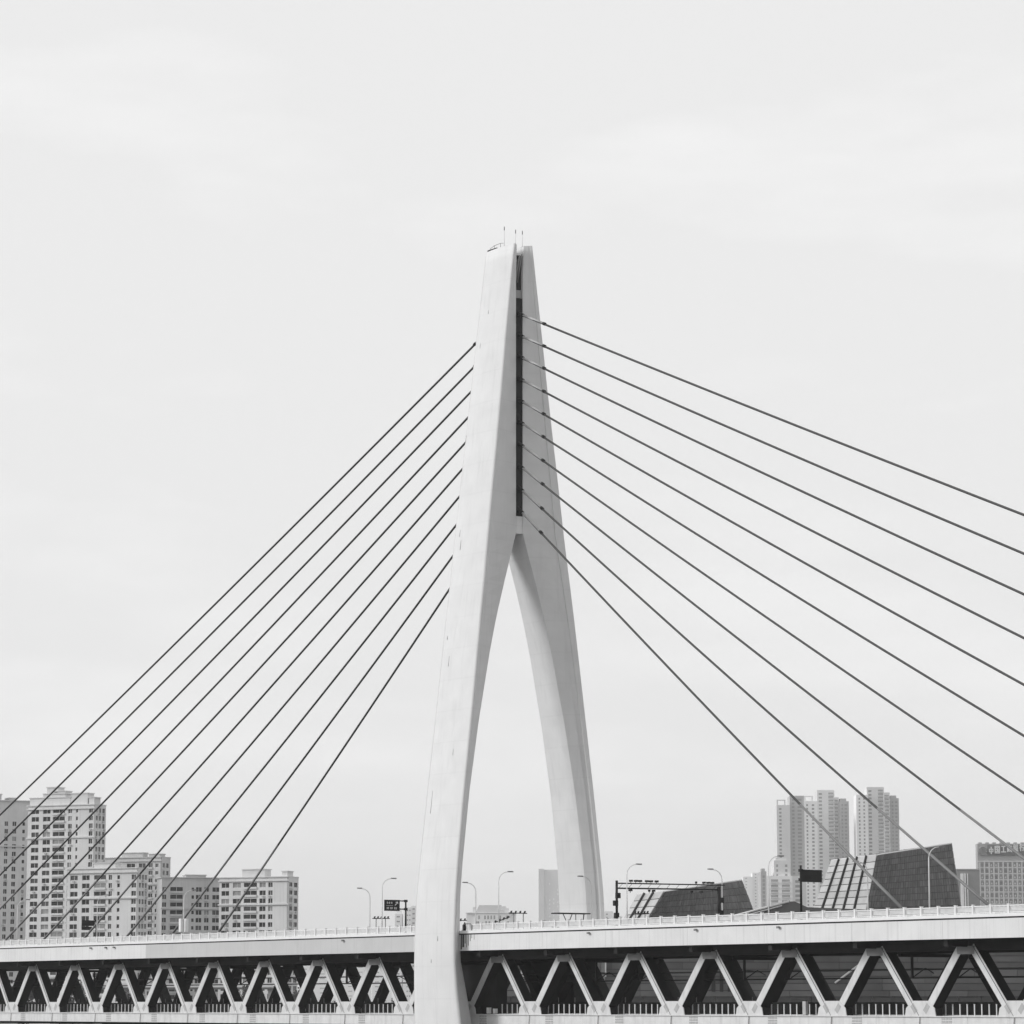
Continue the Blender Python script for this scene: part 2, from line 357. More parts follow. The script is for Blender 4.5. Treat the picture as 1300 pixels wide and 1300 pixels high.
# little marks, part stain and part painted leg shadow, below the notch at the tower
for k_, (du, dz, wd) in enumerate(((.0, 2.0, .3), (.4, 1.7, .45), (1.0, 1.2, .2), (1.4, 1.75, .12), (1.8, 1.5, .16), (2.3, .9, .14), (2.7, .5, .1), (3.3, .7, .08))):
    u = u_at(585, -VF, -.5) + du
    MB().box(u, u + wd, -VF - .006, -VF - .002, -.2 - dz, -.2).build('stain_and_shade', GRIME_SHADE, BR)

# ================================================================ RAILINGS (things of their own)
def railing(name, label, v, ua, ub, s):
    t = thing(name, label, 'railing', ((ua + ub) / 2, v, .36)); o = t.location
    L = ub - ua
    pm = MB().box(-.14, .14, -.14, .14, 0, 1.0).box(-.18, .18, -.18, .18, 1.0, 1.06).mesh('post', WHITE)
    n = int(L / 2.9)
    for i in range(n + 1): link('post', pm, t, (-L / 2 + L * i / n, 0, 0))
    MB().box(-L / 2, L / 2, -.07, .07, .78, .9).build('top_rail', WHITE, t)
    MB().box(-L / 2, L / 2, -.06, .06, .06, .16).build('bottom_rail', WHITE, t)
    bar = MB()
    for z in (.28, .42, .56, .68): bar.box(-L / 2, L / 2, -.03, .03, z - .025, z + .025)
    bar.build('rail_bars', PANELM, t)['kind'] = 'stuff'
    step = L / n
    pn = MB().box(.3, step - .3, .04, .07, .2, .74).mesh('infill_panel', PANELM)
    for i in range(n): link('infill_panel', pn, t, (-L / 2 + step * i, 0, 0))
railing('deck_railing', 'white post and bar railing on the near road edge right of the tower leg', -VF + .1, 6.3, 150.3, 1)
railing('deck_railing', 'white post and bar railing on the near road edge left of the tower leg', -VF + .1, -190.2, -5.8, 1)
railing('deck_railing', 'white railing on the far road edge seen over the near one right of the tower', VF - .1, 6.3, 150.3, 1)
railing('deck_railing', 'white railing on the far road edge seen over the near one left of the tower', VF - .1, -190.2, -5.8, 1)
fn = thing('walkway_fence', 'row of white fence posts along the lower rail deck behind the near truss', 'fence', (0, -VT + 1.2, -HT - .3))
pm = MB().box(-.065, .065, -.05, .05, 0, 1.62).box(-.09, .09, -.08, .08, 1.621, 1.66).mesh('post', WHITE)
for i in range(236): link('post', pm, fn, (-166 + 1.24 * i, 0, 0))
MB().box(-167, 127, -.04, .04, .32, .4).build('rail', RAILP, fn)
fb = thing('trackside_barrier', 'dark solid barrier with thin posts along the far side of the rail deck', 'barrier', (0, VT - 1.3, -HT - .3))
for n in range(-3, 19): MB().box(U0 + 16 * n + .02, U0 + 16 * n + 15.98, -.08, .08, 0, 1.9).build('barrier_panel', DARK, fb)
pm = MB().box(-.05, .05, -.05, .05, 1.9, 2.6).mesh('post', GREYM)
for i in range(70): link('post', pm, fb, (-160 + 4 * i, 0, 0))

# ================================================================ CATENARY on the rail deck
def portal(u, label):
    t = thing('catenary_frame', label, 'overhead line frame', (u, 0, -HT), 0, 'catenary frames inside the truss')
    MB().box(-.2, .2, -VT + .7, VT - .7, 6.9, 7.3).build('beam', BLACK, t)
    for v in (-4.2, 3.0):
        d = MB().box(-.12, .12, v - .12, v + .12, 4.4, 6.9).build('drop_post', BLACK, t)
        MB().tube([(0, v, 4.45), (0, v + 2.1, 5.6)], .07, 6).tube([(0, v + 2.1, 5.6), (0, v + 3.4, 5.0)], .06, 6).tube([(0, v, 5.6), (0, v + 2.4, 5.5)], .05, 6).build('bracket', BLACK, d)
up_ = u_at(1158, -4.2, -HT + 5.5)
PN = ['catenary frame farthest right, right of the two rightmost lamp posts', 'catenary frame with drop posts seen below the right theatre hall', 'catenary frame with drop posts seen below the black roadside sign', 'catenary frame in the truss below the camera gantry', 'catenary frame just right of the near tower leg', 'catenary frame in the truss below the blue route sign left of the tower', 'catenary frame in the truss below the block with the right end bay', 'catenary frame in the truss below the low block by the bannered lamp', 'catenary frame farthest left, below the tall apartment block']
PN[5] = 'catenary frame in the truss below the black lettered sign left of the tower'
for i, l in enumerate(PN): portal(up_ + 32 - 32 * i, l)
for v, z, l in ((-2.2, -5.6, 'upper overhead wire over the near track in the truss'), (-2.2, -6.6, 'lower overhead wire over the near track in the truss'), (4.8, -5.6, 'upper overhead wire over the far track in the truss'), (4.8, -6.6, 'lower overhead wire over the far track in the truss')):
    o = MB().tube([(-200, v, z), (150, v, z)], .05, 6).build('overhead_wire', BLACK); tag(o, l, 'wire', 'overhead wires in the truss')

# ================================================================ STREET LAMPS
def make_lamp(label, u, v, dirn, group):
    t = thing('street_lamp', label, 'street lamp', (u, v, .36), 0, group)
    p = [(0, 0, 0), (0, 0, 3), (0, 0, 6.6), (0, dirn * .12, 7.1), (0, dirn * .45, 7.55), (0, dirn * 1.0, 7.85), (0, dirn * 1.7, 7.95)]
    MB().tube(p, [.1, .08, .065, .06, .055, .05, .045], 8).build('pole', LAMPG, t)
    MB().box(-.16, .16, *sorted((dirn * 1.55, dirn * 2.35)), 7.9, 8.06).build('lamp_head', GREYM, t)
    MB().box(-.22, .22, -.22, .22, 0, .18).build('base', LAMPG, t)
    return t
G1 = 'street lamps along the near road edge'; G2 = 'street lamps along the far road edge'
NL = [(21.5, 'pale street lamp on the near edge, leftmost of all, against the dark far-left tower'), (123, 'pale street lamp standing in front of the stepped mid block with double black boards'), (233, 'pale street lamp carrying two white banners, near edge'),
      (485, 'near-edge street lamp arching right, just left of the black lettered sign'), (633, 'near-edge street lamp arching right in the tower opening'), (796, 'thin street lamp arching right beside the camera gantry'), (976, 'tall pale lamp post in front of the pale balcony block'), (1180, 'tallest white street lamp in front of the dark face of the right theatre hall')]
lamp0 = None
for x, l in NL:
    u = u_at(x, -10.7, 2)
    if lamp0 is None: lamp0 = make_lamp(l, u, -10.7, 1, G1); t = lamp0
    else: t = copy_thing(lamp0, (u, -10.7, .36), None, l)
    if x == 233:
        for s in (-1, 1): MB().box(-.32, .32, s * .5 - .2, s * .5 + .2, 1.3, 3.4).build('banner', WHITE, t)
FLs = [(469.5, 'far-edge street lamp arching left, just left of the lettered sign and its near twin'), (604, 'far-edge street lamp arching left beside the near tower leg'), (751, 'far-edge street lamp whose dark head shows in front of the far tower leg'), (917, 'white street lamp arching left beside the right end of the camera gantry'), (1102, 'far-edge street lamp in front of the striped end of the right theatre hall')]
lf = None
for x, l in FLs:
    u = u_at(x, 10.7, 2)
    if lf is None: lf = make_lamp(l, u, 10.7, -1, G2)
    else: copy_thing(lf, (u, 10.7, .36), None, l)

# ================================================================ SIGNS
def board_sign(label, x, v, dirn, ypx_top, ypx_bot, gap, length, zc, zh, lettered=False, two=False, top=None):
    u = u_at(x, v, 3)
    t = thing('road_sign', label, 'road sign', (u, v, .36))
    zt = top or zc + zh / 2 + .4
    MB().tube([(0, 0, 0), (0, 0, zt)], [.16, .13], 8).build('post', BLACK, t)
    a, b = sorted((dirn * gap, dirn * (gap + length)))
    bd = MB().box(-.08, .08, a, b, zc - zh / 2, zc + zh / 2).build('board', BLACK, t)
    for z in (zc - zh * .32, zc + zh * .42):
        MB().tube([(0, 0, z), (0, dirn * (gap + .1), z)], .1, 6).build('arm', BLACK, t)
        MB().box(-.2, .2, -.22, .22, z - .18, z + .18).build('clamp', BLACK, t)
    if lettered:
        w = MB()
        random.seed(5)
        # two lines of small characters (too blurred to read) and a right-up arrow, facing the near traffic
        for row, (z0, zz, cols) in enumerate(((zc + .26, .3, [0.14, .27, .42]), (zc - .58, .34, [.12, .2, .36, .44, .62, .72]))):
            for c in cols:
                y0 = a + c * length
                for q in range(3): w.box(.081, .095, y0, y0 + .24, z0 + q * zz / 3, z0 + q * zz / 3 + .05)
                w.box(.081, .096, y0 + .1, y0 + .15, z0, z0 + zz)
        w.box(.081, .095, a + .1 * length, a + .55 * length, zc - .05, zc - .01)
        w.prism([(.081, a + .66 * length, zc + .02), (.081, a + .70 * length, zc - .03), (.081, a + .82 * length, zc + .28), (.081, a + .77 * length, zc + .33)], (.014, 0, 0))
        w.prism([(.081, a + .70 * length, zc + .5), (.081, a + .88 * length, zc + .6), (.081, a + .9 * length, zc + .2)], (.014, 0, 0))
        w.build('lettering', RAILP, bd)
    if two:
        MB().box(-.08, .08, a - .0, b - .6, zc - zh * 1.25, zc - zh * .62).build('board', BLACK, t)
    return t
board_sign('black lettered route sign with white arrow on a post left of the near tower leg', 515, 10.2, -1, 0, 0, 1.15, 2.75, 5.0, 1.7, True, top=5.9)
board_sign('blank black sign board seen from behind, on a post before the pale towers', 1017, -10.3, 1, 0, 0, .12, 3.15, 5.35, 1.5, top=6.6)
board_sign('pair of stacked black boards in front of the stepped mid apartment block', 122, 10.2, -1, 0, 0, .3, 2.6, 4.35, 1.0, two=True, top=5.0)
# camera gantry
u = u_at(783, -10.5, 3)
gt = thing('camera_gantry', 'black two-beam gantry with cameras spanning the road before the left theatre hall', 'gantry', (u, 0, .36))
MB().tube([(0, -10.5, 0), (0, -10.5, 5.9)], .17, 8).build('post', BLACK, gt)
MB().tube([(0, 6.4, 0), (0, 6.4, 5.4)], .24, 8).build('post', BLACK, gt)
MB().tube([(0, -10.5, 5.55), (0, 7.4, 5.65)], .085, 8).build('beam', BLACK, gt)
MB().tube([(0, -10.5, 4.9), (0, 6.6, 5.05)], .1, 8).build('beam', BLACK, gt)
br_ = MB()
for i in range(11): v = -10.2 + 1.55 * i; br_.tube([(0, v, 4.92), (0, v + .75, 5.58)], .025, 5)
br_.build('lattice', BLACK, gt)
cm = MB().box(-.22, .28, -.13, .13, 0, .26).box(-.03, .03, -.03, .03, -.2, 0).mesh('traffic_camera', BLACK)
for v in (-8.2, -7.4, -6.7, -5.6, -4.9, -4.0, 2.6, 3.9, 4.6, 5.3): link('traffic_camera', cm, gt, (0, v, 5.78), random.uniform(-.6, .6))
for v in (-8.3, -5.2, -4.5, 1.8, 3.4): link('traffic_camera', cm, gt, (0, v, 4.55), random.uniform(-.6, .6))
bx = MB().box(-.2, .2, -.3, .3, 0, .7).mesh('control_box', BLACK)
for v, z in ((-10.55, 1.0), (-10.7, 2.6), (-10.3, 3.6), (6.6, .3), (6.75, 1.6), (6.8, 3.3)): link('control_box', bx, gt, (0, v, z))
# small dark frames by the kerb
def frame(label, x, v, span, z, posts, slant, n):
    u = u_at(x, v, 1)
    t = thing('signal_frame', label, 'signal frame', (u, v, .36), 0, 'small dark signal frames on the deck edge')
    for q in posts: MB().tube([(0, q, 0), (0, q, z)], .07, 6).build('post', GREYM, t)
    MB().tube([(0, 0, z), (0, span, z + slant)], .07, 6).build('bar', BLACK, t)
    me = MB().prism([(-.08, -.12, -.17), (-.08, .04, -.2), (-.08, .17, .2), (-.08, 0, .18)], (.2, 0, 0)).mesh('signal_lamp', BLACK)
    for i in range(n): link('signal_lamp', me, t, (0, .12 + span * (i + .3) / n, z + .12 + slant * (i + .3) / n))
frame('small dark signal frame of five slanted lamps by the lettered sign left of the tower', 473, -10.3, 2.9, 2.25, (.6, 2.2), .05, 5)
frame('small tilted dark signal frame before the mansard-roofed building', 626, -10.3, 2.8, .95, (.15, .6), .9, 4)
frame('small dark signal frame on two posts right of the mansard-roofed building', 646, -10.3, 3.0, 2.25, (.8, 2.4), .0, 4)
frame('small dark signal frame at the foot of the left theatre hall', 804, -10.3, 2.5, 1.55, (.4, 1.9), .05, 5)
frame('dark signal frame tip poking out beside the near tower leg', 577, 6.0, 2.2, 2.2, (.2,), .1, 3)
u = u_at(704, -10.3, 2)
t = thing('canopy', 'flat dark canopy on slanting struts in front of the far tower leg', 'canopy', (u, -10.3, .36))
MB().box(-.8, .8, 0, 5.4, 1.9, 2.05).build('roof', BLACK, t)
for a, b in ((1.4, 2.2), (3.5, 3.5), (2.9, 2.2)): MB().tube([(0, b, .5), (0, a, 1.9)], .06, 6).build('strut', GREYM, t)
MB().box(-.3, .3, 1.9, 3.7, 0, .5).build('base', RAILP, t)
MB().tube([(0, 4.6, 0), (0, 4.85, 1.9)], .08, 6).build('strut', GREYM, t)
# bollard and hoop beside the leg
u = u_at(586.5, -VF + .3, 1)
t = thing('bollard', 'dark tapered bollard at the deck edge beside the near tower leg', 'bollard', (u, -VF + .75, .3))
MB().tube([(0, 0, 0), (0, 0, .35), (0, 0, .75), (0, 0, 1.15), (0, 0, 1.3)], [.16, .24, .22, .12, .03], 8).build('body', BLACK, t)
MB().tube([(0, 0, 0), (0, 0, .06)], .3, 8).build('base', GREYM, t)
u = u_at(590, -VF + .3, 1)
o = MB().tube([(u, -VF - .02, -.02), (u, -VF - .02, 1.15), (u + .3, -VF - .02, 1.3), (u + 1.9, -VF - .02, 1.3), (u + 2.2, -VF - .02, 1.1), (u + 2.2, -VF - .02, -.02)], .07, 6).build('guard_hoop', GREYM)
tag(o, 'bent pipe hoop at the railing end beside the near tower leg', 'hoop')
# floodlights on the fascia
fl0 = None
for x, l in ((115, 'floodlight on the fascia below the black double boards, left of a close pair'), (134, 'left one of a close pair of floodlights on the fascia near the left edge'), (144.5, 'right one of a close pair of floodlights on the fascia near the left edge'), (435, 'floodlight on the fascia midway between the low blocks and the near tower leg'), (747, 'floodlight on the fascia below the far tower leg'), (883, 'floodlight on the fascia below the left theatre hall'), (988, 'floodlight on the fascia below the pale balcony block')):
    u = u_at(x, -VF - .2, -.4)
    if fl0 is None:
        fl0 = thing('floodlight', l, 'floodlight', (u, -VF - .02, -.45), 0, 'floodlights along the near fascia')
        MB().box(-.2, .2, -.34, -.12, -.16, .1).build('lamp_body', GREYM, fl0)
        MB().box(-.06, .06, -.14, .018, -.05, .05).build('bracket', BLACK, fl0)
    else: copy_thing(fl0, (u, -VF - .02, -.45), None, l)
for x, l, hh in ((626, 'white box standing on the lower walkway right of the near leg', .9), (634, 'small white canister on the lower walkway right of the near leg', .75), (1028, 'pale grey cabinet behind the lower fence posts below the sign board', 1.7)):
    u = u_at(x, -VT + .9, -HT + .5)
    t = thing('utility_box', l, 'utility box', (u, -VT + .2, -HT - .0))
    MB().box(-.3, .3, -.2, .2, .08, hh).build('cabinet', WHITE if hh < 1 else SPLICE, t)
    MB().box(-.26, .26, -.17, .17, 0, .08).build('plinth', GREYM, t)

# ================================================================ BUILDINGS
GLASS = [mat('window_dark', .022, .35, .3, .3, spec=.25), mat('window_mid', .055, .3, .3, .3, spec=.5), mat('window_pale', .28, .5, .2, .4)]
WMESH = {}
def win_mesh(w, h, kind, fr):
    key = (round(w, 1), round(h, 1), kind, fr.name)
    if key not in WMESH:
        w, h = key[0], key[1]; mb = MB()
        mb.box(-w / 2, w / 2, 0, .06, -h / 2, h / 2, 0)
        if w > 1.1: mb.box(-.06, .06, -.06, -.002, -h / 2, h / 2, 1)
        mb.box(-w / 2, w / 2, -.07, -.003, -h / 2, -h / 2 + .12, 1)
        WMESH[key] = mb.mesh('window', [GLASS[kind], fr])
    return WMESH[key]
BALM = {}
def facade(mb, wins, M, W, z0, z1, cols, rows, wh, rng, fm, pale=.08, extra=None):
    """piers and spandrels round real openings; window objects stand in the openings. M maps (x, out, z)."""
    T = .4
    cols = sorted(cols); edges = [0]
    for a, b, k in cols: edges += [a, b]
    edges.append(W)
    for i in range(0, len(edges), 2):
        if edges[i + 1] - edges[i] > .02: mb.box(edges[i], edges[i + 1], -T, .002, z0, z1, 0, M)
    for a, b, k in cols:
        hh = wh * (.8 if k == 's' else 1.0)
        zz = z0
        for r in sorted(rows):
            if k == 'g' and rng.random() < .35: continue
            lo, hi = r - hh / 2, r + hh / 2
            if lo < z0 + .1 or hi > z1 - .1: continue
            if lo > zz: mb.box(a, b, -T + .02, .002, zz, lo, 0, M)
            zz = hi
            if k == 'b': mb.box(a, b, -T - .45, -T + .018, lo - .55, lo + .25, 0, M)
            q = rng.random(); kind = 2 if q < pale else (1 if q < pale + .2 else 0)
            wins.append((win_mesh(b - a, hh, kind, fm), M @ Vector(((a + b) / 2, -.08, r)), M))
        if zz < z1: mb.box(a, b, -T + .02, .002, zz, z1, 0, M)
ROOTS = []
def building(name, label, D, xl, xr, ytop, yaw, depth, wall, cols, row0, drow, nrow, wh=1.85, courses=(), side_cols=None, roofs=(), cornice=True, group='apartment blocks on the far bank', pale=.08, cat='apartment building', frame_m=None, trim=None, floor=GZ):
    rng = random.Random(hash(label) % 1000 if False else sum(map(ord, label)))
    k = kpx(D); ca = math.cos(yaw)
    o = pt(xl, 1278, D); base_z = floor
    t = thing(name, label, cat, (o.x, o.y, base_z), math.atan2(RGT.y, RGT.x) + yaw, group)
    X = lambda px: (px - xl) / (k * ca)
    Zp = lambda y: pt(xl, y, D).z - base_z
    W_ = X(xr); zt = Zp(ytop); tr = trim or wall
    rows = [Zp(row0 + drow * i) for i in range(nrow)]
    mb = MB(); wins = []
    mb.box(.0, W_, 0, depth, 0, zt - .02)
    I = Matrix.Identity(4)
    facade(mb, wins, I, W_, 0, zt - .9, [(X(a), X(b), q) for a, b, q in cols], rows, wh, rng, frame_m or RAILP, pale)
    mb.box(.0, W_, -.4, .002, zt - .9, zt - .02)
    if side_cols:
        # side wall on the right (+X) or left (-X) whichever the camera sees
        if yaw <= 0: MS = Matrix.Translation((W_, 0, 0)) @ Matrix.Rotation(math.pi / 2, 4, 'Z')
        else: MS = Matrix.Translation((0, depth, 0)) @ Matrix.Rotation(-math.pi / 2, 4, 'Z')
        facade(mb, wins, MS, depth, 0, zt - .9, [(a * depth, b * depth, q) for a, b, q in side_cols], rows, wh, rng, frame_m or RAILP, pale)
        mb.box(.0, depth, -.4, .002, zt - .9, zt - .02, 0, MS)
    wall_o = mb.build('wall', wall, t)
    for me, p, M in wins: link('window', me, t, p, M.to_euler().z)
    ac = MB()
    for me, p, M in wins:
        if rng.random() < .3:
            q = p - Vector((0, 0, 1.35)); d_ = M.to_3x3() @ Vector((rng.uniform(-.6, .6), -.62 + .0, 0)); q = q + d_
            ac.box(-.45, .45, -.18, .2, -.32, .32, 0, Matrix.Translation(q) @ M.to_3x3().to_4x4())
    if ac.v: ac.build('air_conditioners', SPLICE, t)['kind'] = 'stuff'
    if cornice:
        cb = MB(); cb.box(-.5, W_ + .5, -.9, depth + .3, zt - .02, zt + .35)
        cb.box(-.45, W_ + .45, -.75, depth + .2, zt - 2.6, zt - 2.2) if False else None
        cb.build('cornice', tr, t)
    for y in courses:
        z = Zp(y); MB().box(-.3, W_ + .62, -.95, -.401, z - .25, z + .3).build('string_course', tr, t)
    for (a, b, y, y2) in roofs:
        MB().box(X(a), X(b), .3, depth * .62, Zp(y2) - (0 if y2 < ytop else 0), Zp(y)).box(X(a) - .3, X(b) + .3, 0, depth * .65, Zp(y) + .002, Zp(y) + .35).build('roof_house', tr, t)
    return t, X, Zp
BEIGE = mat('wall_pale', .66, .85, .06, .12, streak=.14)
BEIGE2 = mat('wall_grey', .54, .85, .08, .12, streak=.14)
SHADEW = mat('wall_dark', .62, .85, .08, .12, streak=.1)
R = math.radians
Y1 = R(-24)
building('apartment_building', 'darker apartment tower at the far left edge behind the first cables', 1330, -40, 36, 1016, R(22), 12, SHADEW, [(-32, -25, 'w'), (-15, -8, 'w'), (-2, 2, 'w'), (7.5, 12, 'w'), (19.5, 22.5, 's')], 1045, 9.6, 26, courses=(1073.5,), roofs=((-20, -6, 1008, 1016), (3, 11, 1012.5, 1016)))
building('apartment_building', 'tallest pale apartment block with stepped roof at the left', 1300, 31, 120, 1024, Y1, 8.0, BEIGE, [(36, 46, 'w'), (51.5, 61.5, 'w'), (65, 81, 'b'), (85.5, 90.5, 'w'), (96, 98.5, 's'), (113.5, 118.5, 'w')], 1031, 9.75, 27, courses=(1064.5, 1028), side_cols=[(.06, .25, 'w'), (.34, .55, 'w'), (.66, .9, 'w')], roofs=((32, 86.8, 1014, 1024), (50, 80, 1009, 1014.2), (55, 70, 1001, 1009.2), (65, 80, 1006, 1009.2), (87.2, 110, 1009.5, 1024), (112, 119, 1015, 1024)))
building('apartment_building', 'mid-height pale block with wide grey string course in front of the tallest block', 1260, 83, 176, 1104, Y1, 7.2, BEIGE, [(87, 97, 'w'), (103, 113, 'w'), (119, 135, 'b'), (138.5, 143, 'w'), (150, 153.5, 's'), (169, 175, 'w')], 1115, 10.3, 18, courses=(1141, 1108.5), side_cols=[(.08, .3, 'w'), (.38, .6, 'w'), (.68, .9, 'w')], roofs=((117, 146, 1097, 1104),))
building('apartment_building', 'set-back grey block behind, between the mid block and the low blocks', 1380, 130, 205, 1090, Y1, 7, BEIGE2, [(160, 171, 'w'), (176, 185, 'w'), (189, 194.5, 'b'), (198, 202, 's')], 1100, 9.5, 20, courses=(1123.5, 1094), side_cols=[(.1, .35, 'w'), (.5, .8, 'w')], roofs=((152, 180, 1084, 1090), (188, 203, 1086, 1090)))
building('apartment_building', 'low shaded apartment block between the set-back block and the right end block', 1330, 203, 280, 1114.5, R(14), 14, BEIGE2, [(203.7, 208.5, 'w'), (213.5, 229, 'b'), (240, 243, 's'), (245.5, 252.5, 'w'), (256, 261.5, 'w'), (266, 275, 'g')], 1129, 9.8, 17, courses=(1153.5,), side_cols=None, roofs=((233, 258, 1111, 1114.5),))
building('apartment_building', 'low pale apartment block at the right end of the left group', 1290, 277, 366, 1115, Y1, 8.2, BEIGE, [(280, 290, 'w'), (295, 305.5, 'w'), (309.5, 326.5, 'b'), (330, 338, 'w'), (341.5, 347, 'w')], 1124.5, 10.05, 17, courses=(1149, 1119), side_cols=[(.08, .4, 'b'), (.55, .9, 'w')], roofs=((306, 336, 1105, 1115), (358, 365, 1108, 1115)))

# ---- far towers behind the theatre; pale colours hold part of the distance haze
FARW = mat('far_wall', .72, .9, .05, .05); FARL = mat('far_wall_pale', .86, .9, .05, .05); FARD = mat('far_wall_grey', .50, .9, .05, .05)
FAINT = mat('far_wall_haze', .88, .9, .03, .05)
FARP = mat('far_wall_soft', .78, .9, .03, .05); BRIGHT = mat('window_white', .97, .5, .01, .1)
FWIN = mat('far_window', .34, .6, .1, .1); FWL = mat('far_balcony', .68, .8, .05, .1)
def tower(label, D, wings, group='hazy tower blocks behind the theatre', name='tower_block', yaw=0.0, cat='tower block', depth=22, floor=GZ):
    """wings: (xl, xr, ytop, material, [window columns (a, b, light?)], row pitch px, crown)"""
    k = kpx(D); x0 = wings[0][0]; o = pt(x0, 1278, D)
    t = thing(name, label, cat, (o.x, o.y, floor), math.atan2(RGT.y, RGT.x) + yaw, group)
    for j, (xl, xr, yt, m, cols, pitch, crown) in enumerate(wings):
        X = lambda px: (px - x0) / k
        Zp = lambda y: pt(x0, y, D).z - floor
        zt = Zp(yt); y0 = (0, 2.2, .8, 3.0)[j % 4]
        wing = MB().box(X(xl), X(xr), y0, depth + y0, 0, zt).build('wing', m, t)
        dn, lt = MB(), MB()
        for (a, b, light) in cols:
            z = zt - 4
            while z > zt - 120 and z > 4:
                if light:
                    lt.box(X(a), X(b), y0 - .7, y0 - .002, z - .2, z + .55); dn.box(X(a) + .2, X(b) - .2, y0 - .05, y0 - .003, z + .56, z + 1.9)
                else: dn.box(X(a), X(b), y0 - .05, y0 - .003, z, z + 1.5)
                z -= pitch / k
        if dn.v: dn.build('windows', FWIN, wing)['kind'] = 'stuff'
        if lt.v: lt.build('balconies', FWL, wing)['kind'] = 'stuff'
        if crown == 'f':                              # open frame on the roof
            c = MB(); a, b = X(xl) + .6, X(xl) + (X(xr) - X(xl)) * .62
            h = 5.5 / k
            for q in (a, b): c.box(q - .5, q + .5, y0 + .5, y0 + 1.5, zt, zt + h)
            c.box(a - .5, b + .5, y0 + .5, y0 + 1.5, zt + h, zt + h + .8).build('roof_frame', m, t)
        if crown == 's':
            c = MB(); a, b = X(xl), X(xr); c.box(a + (b - a) * .1, a + (b - a) * .75, y0 + 1, y0 + 9, zt, zt + 3.5 / k * 1.0).build('roof_house', m, t)
    return t
tower('hazy double tower block with open roof frames, left of the three behind the theatre', 2700, [(989, 1006, 1022, FARW, [(992, 995, 0)], 4.7, 'f'), (1006, 1024.5, 1010, FARD, [(1009, 1012, 0), (1016, 1021, 0)], 4.7, ''), (1024.5, 1041, 1017, FARL, [(1027, 1029, 0), (1034, 1037, 0)], 4.7, 'f')])
tower('hazy tower block with a pale balcony stack, middle of the three behind the theatre', 2750, [(1041, 1063, 1003, FARW, [(1043, 1047, 0), (1055, 1062, 1)], 4.7, ''), (1061.5, 1069, 1012, FARW, [(1062.5, 1068, 1)], 4.7, ''), (1069, 1081.5, 1017, FARD, [(1072, 1074, 0), (1076, 1079, 0)], 4.7, 's')])
tower('hazy tower block standing apart, right of the three behind the theatre', 2700, [(1091, 1106, 1009, FARL, [(1094, 1096, 0), (1100, 1102, 0)], 4.7, ''), (1105, 1127, 999, FARW, [(1107, 1111, 0), (1119, 1126, 1)], 4.7, ''), (1126, 1134, 1006, FARW, [(1127, 1133, 1)], 4.7, ''), (1134, 1146, 1013, FARD, [(1137, 1139, 0), (1141, 1144, 0)], 4.7, 's')])
tower('pale balcony block in front of the hazy double tower', 2000, [(975, 1008, 1112, FARL, [(980, 990, 1), (994, 1005, 1)], 6.6, ''), (985, 1006, 1092, FARW, [(988, 990, 0), (999, 1002, 0)], 6, 's'), (968, 975, 1106, FARD, [(970, 973, 0)], 5, 's'), (1006, 1026, 1112, FARW, [(1012, 1018, 0)], 6, '')], group='mid-distance blocks right of the tower')
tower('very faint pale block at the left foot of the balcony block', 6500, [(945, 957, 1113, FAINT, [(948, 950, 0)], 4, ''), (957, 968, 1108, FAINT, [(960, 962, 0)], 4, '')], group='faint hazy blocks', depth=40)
tower('tall pale round-windowed tower half behind the far tower leg', 4200, [(684, 691, 1103, FARW, [], 4, ''), (691, 722, 1104, FARP, [], 4, '')], group='hazy blocks seen through the tower', name='tower_block', depth=30)
# white windows on it
k = kpx(4200); o = pt(691, 1278, 4200)
tw = [c for c in bpy.data.objects if c.get('label', '').startswith('tall pale round-windowed')][0]
wn = MB(); rng = random.Random(3)
for c_, x in enumerate((698.0, 703.2, 708.5, 714)):
    for r_ in range(11):
        y = 1122 + r_ * 5.2 - c_ * 1.3
        if rng.random() < (.75 if 3 < r_ < 10 else .35):
            zc_ = pt(691, y, 4200).z - GZ; xx = (x - 684) / k
            wn.box(xx - .75, xx + .75, 2.1, 2.197, zc_ - 1.1, zc_ + 1.1)
wn.build('windows', BRIGHT, tw)['kind'] = 'stuff'
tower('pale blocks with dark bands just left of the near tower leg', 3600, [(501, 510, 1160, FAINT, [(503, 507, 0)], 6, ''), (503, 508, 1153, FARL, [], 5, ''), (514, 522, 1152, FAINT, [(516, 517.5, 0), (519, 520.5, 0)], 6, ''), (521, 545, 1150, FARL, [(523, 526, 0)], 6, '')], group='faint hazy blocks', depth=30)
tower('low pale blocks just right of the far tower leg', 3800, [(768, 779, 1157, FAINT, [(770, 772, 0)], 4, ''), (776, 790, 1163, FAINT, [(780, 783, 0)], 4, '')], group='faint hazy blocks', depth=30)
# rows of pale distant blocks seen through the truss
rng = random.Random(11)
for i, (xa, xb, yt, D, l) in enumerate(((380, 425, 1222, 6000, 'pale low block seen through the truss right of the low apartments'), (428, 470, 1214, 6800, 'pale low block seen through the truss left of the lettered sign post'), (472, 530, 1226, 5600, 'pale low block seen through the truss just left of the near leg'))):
    tower(l, D, [(xa, xb, yt, FAINT, [(xa + 4, xa + 9, 0), (xa + 14, xa + 19, 0), (xa + 26, xa + 32, 0)], 6, '')], group='pale low blocks seen through the truss', depth=40)
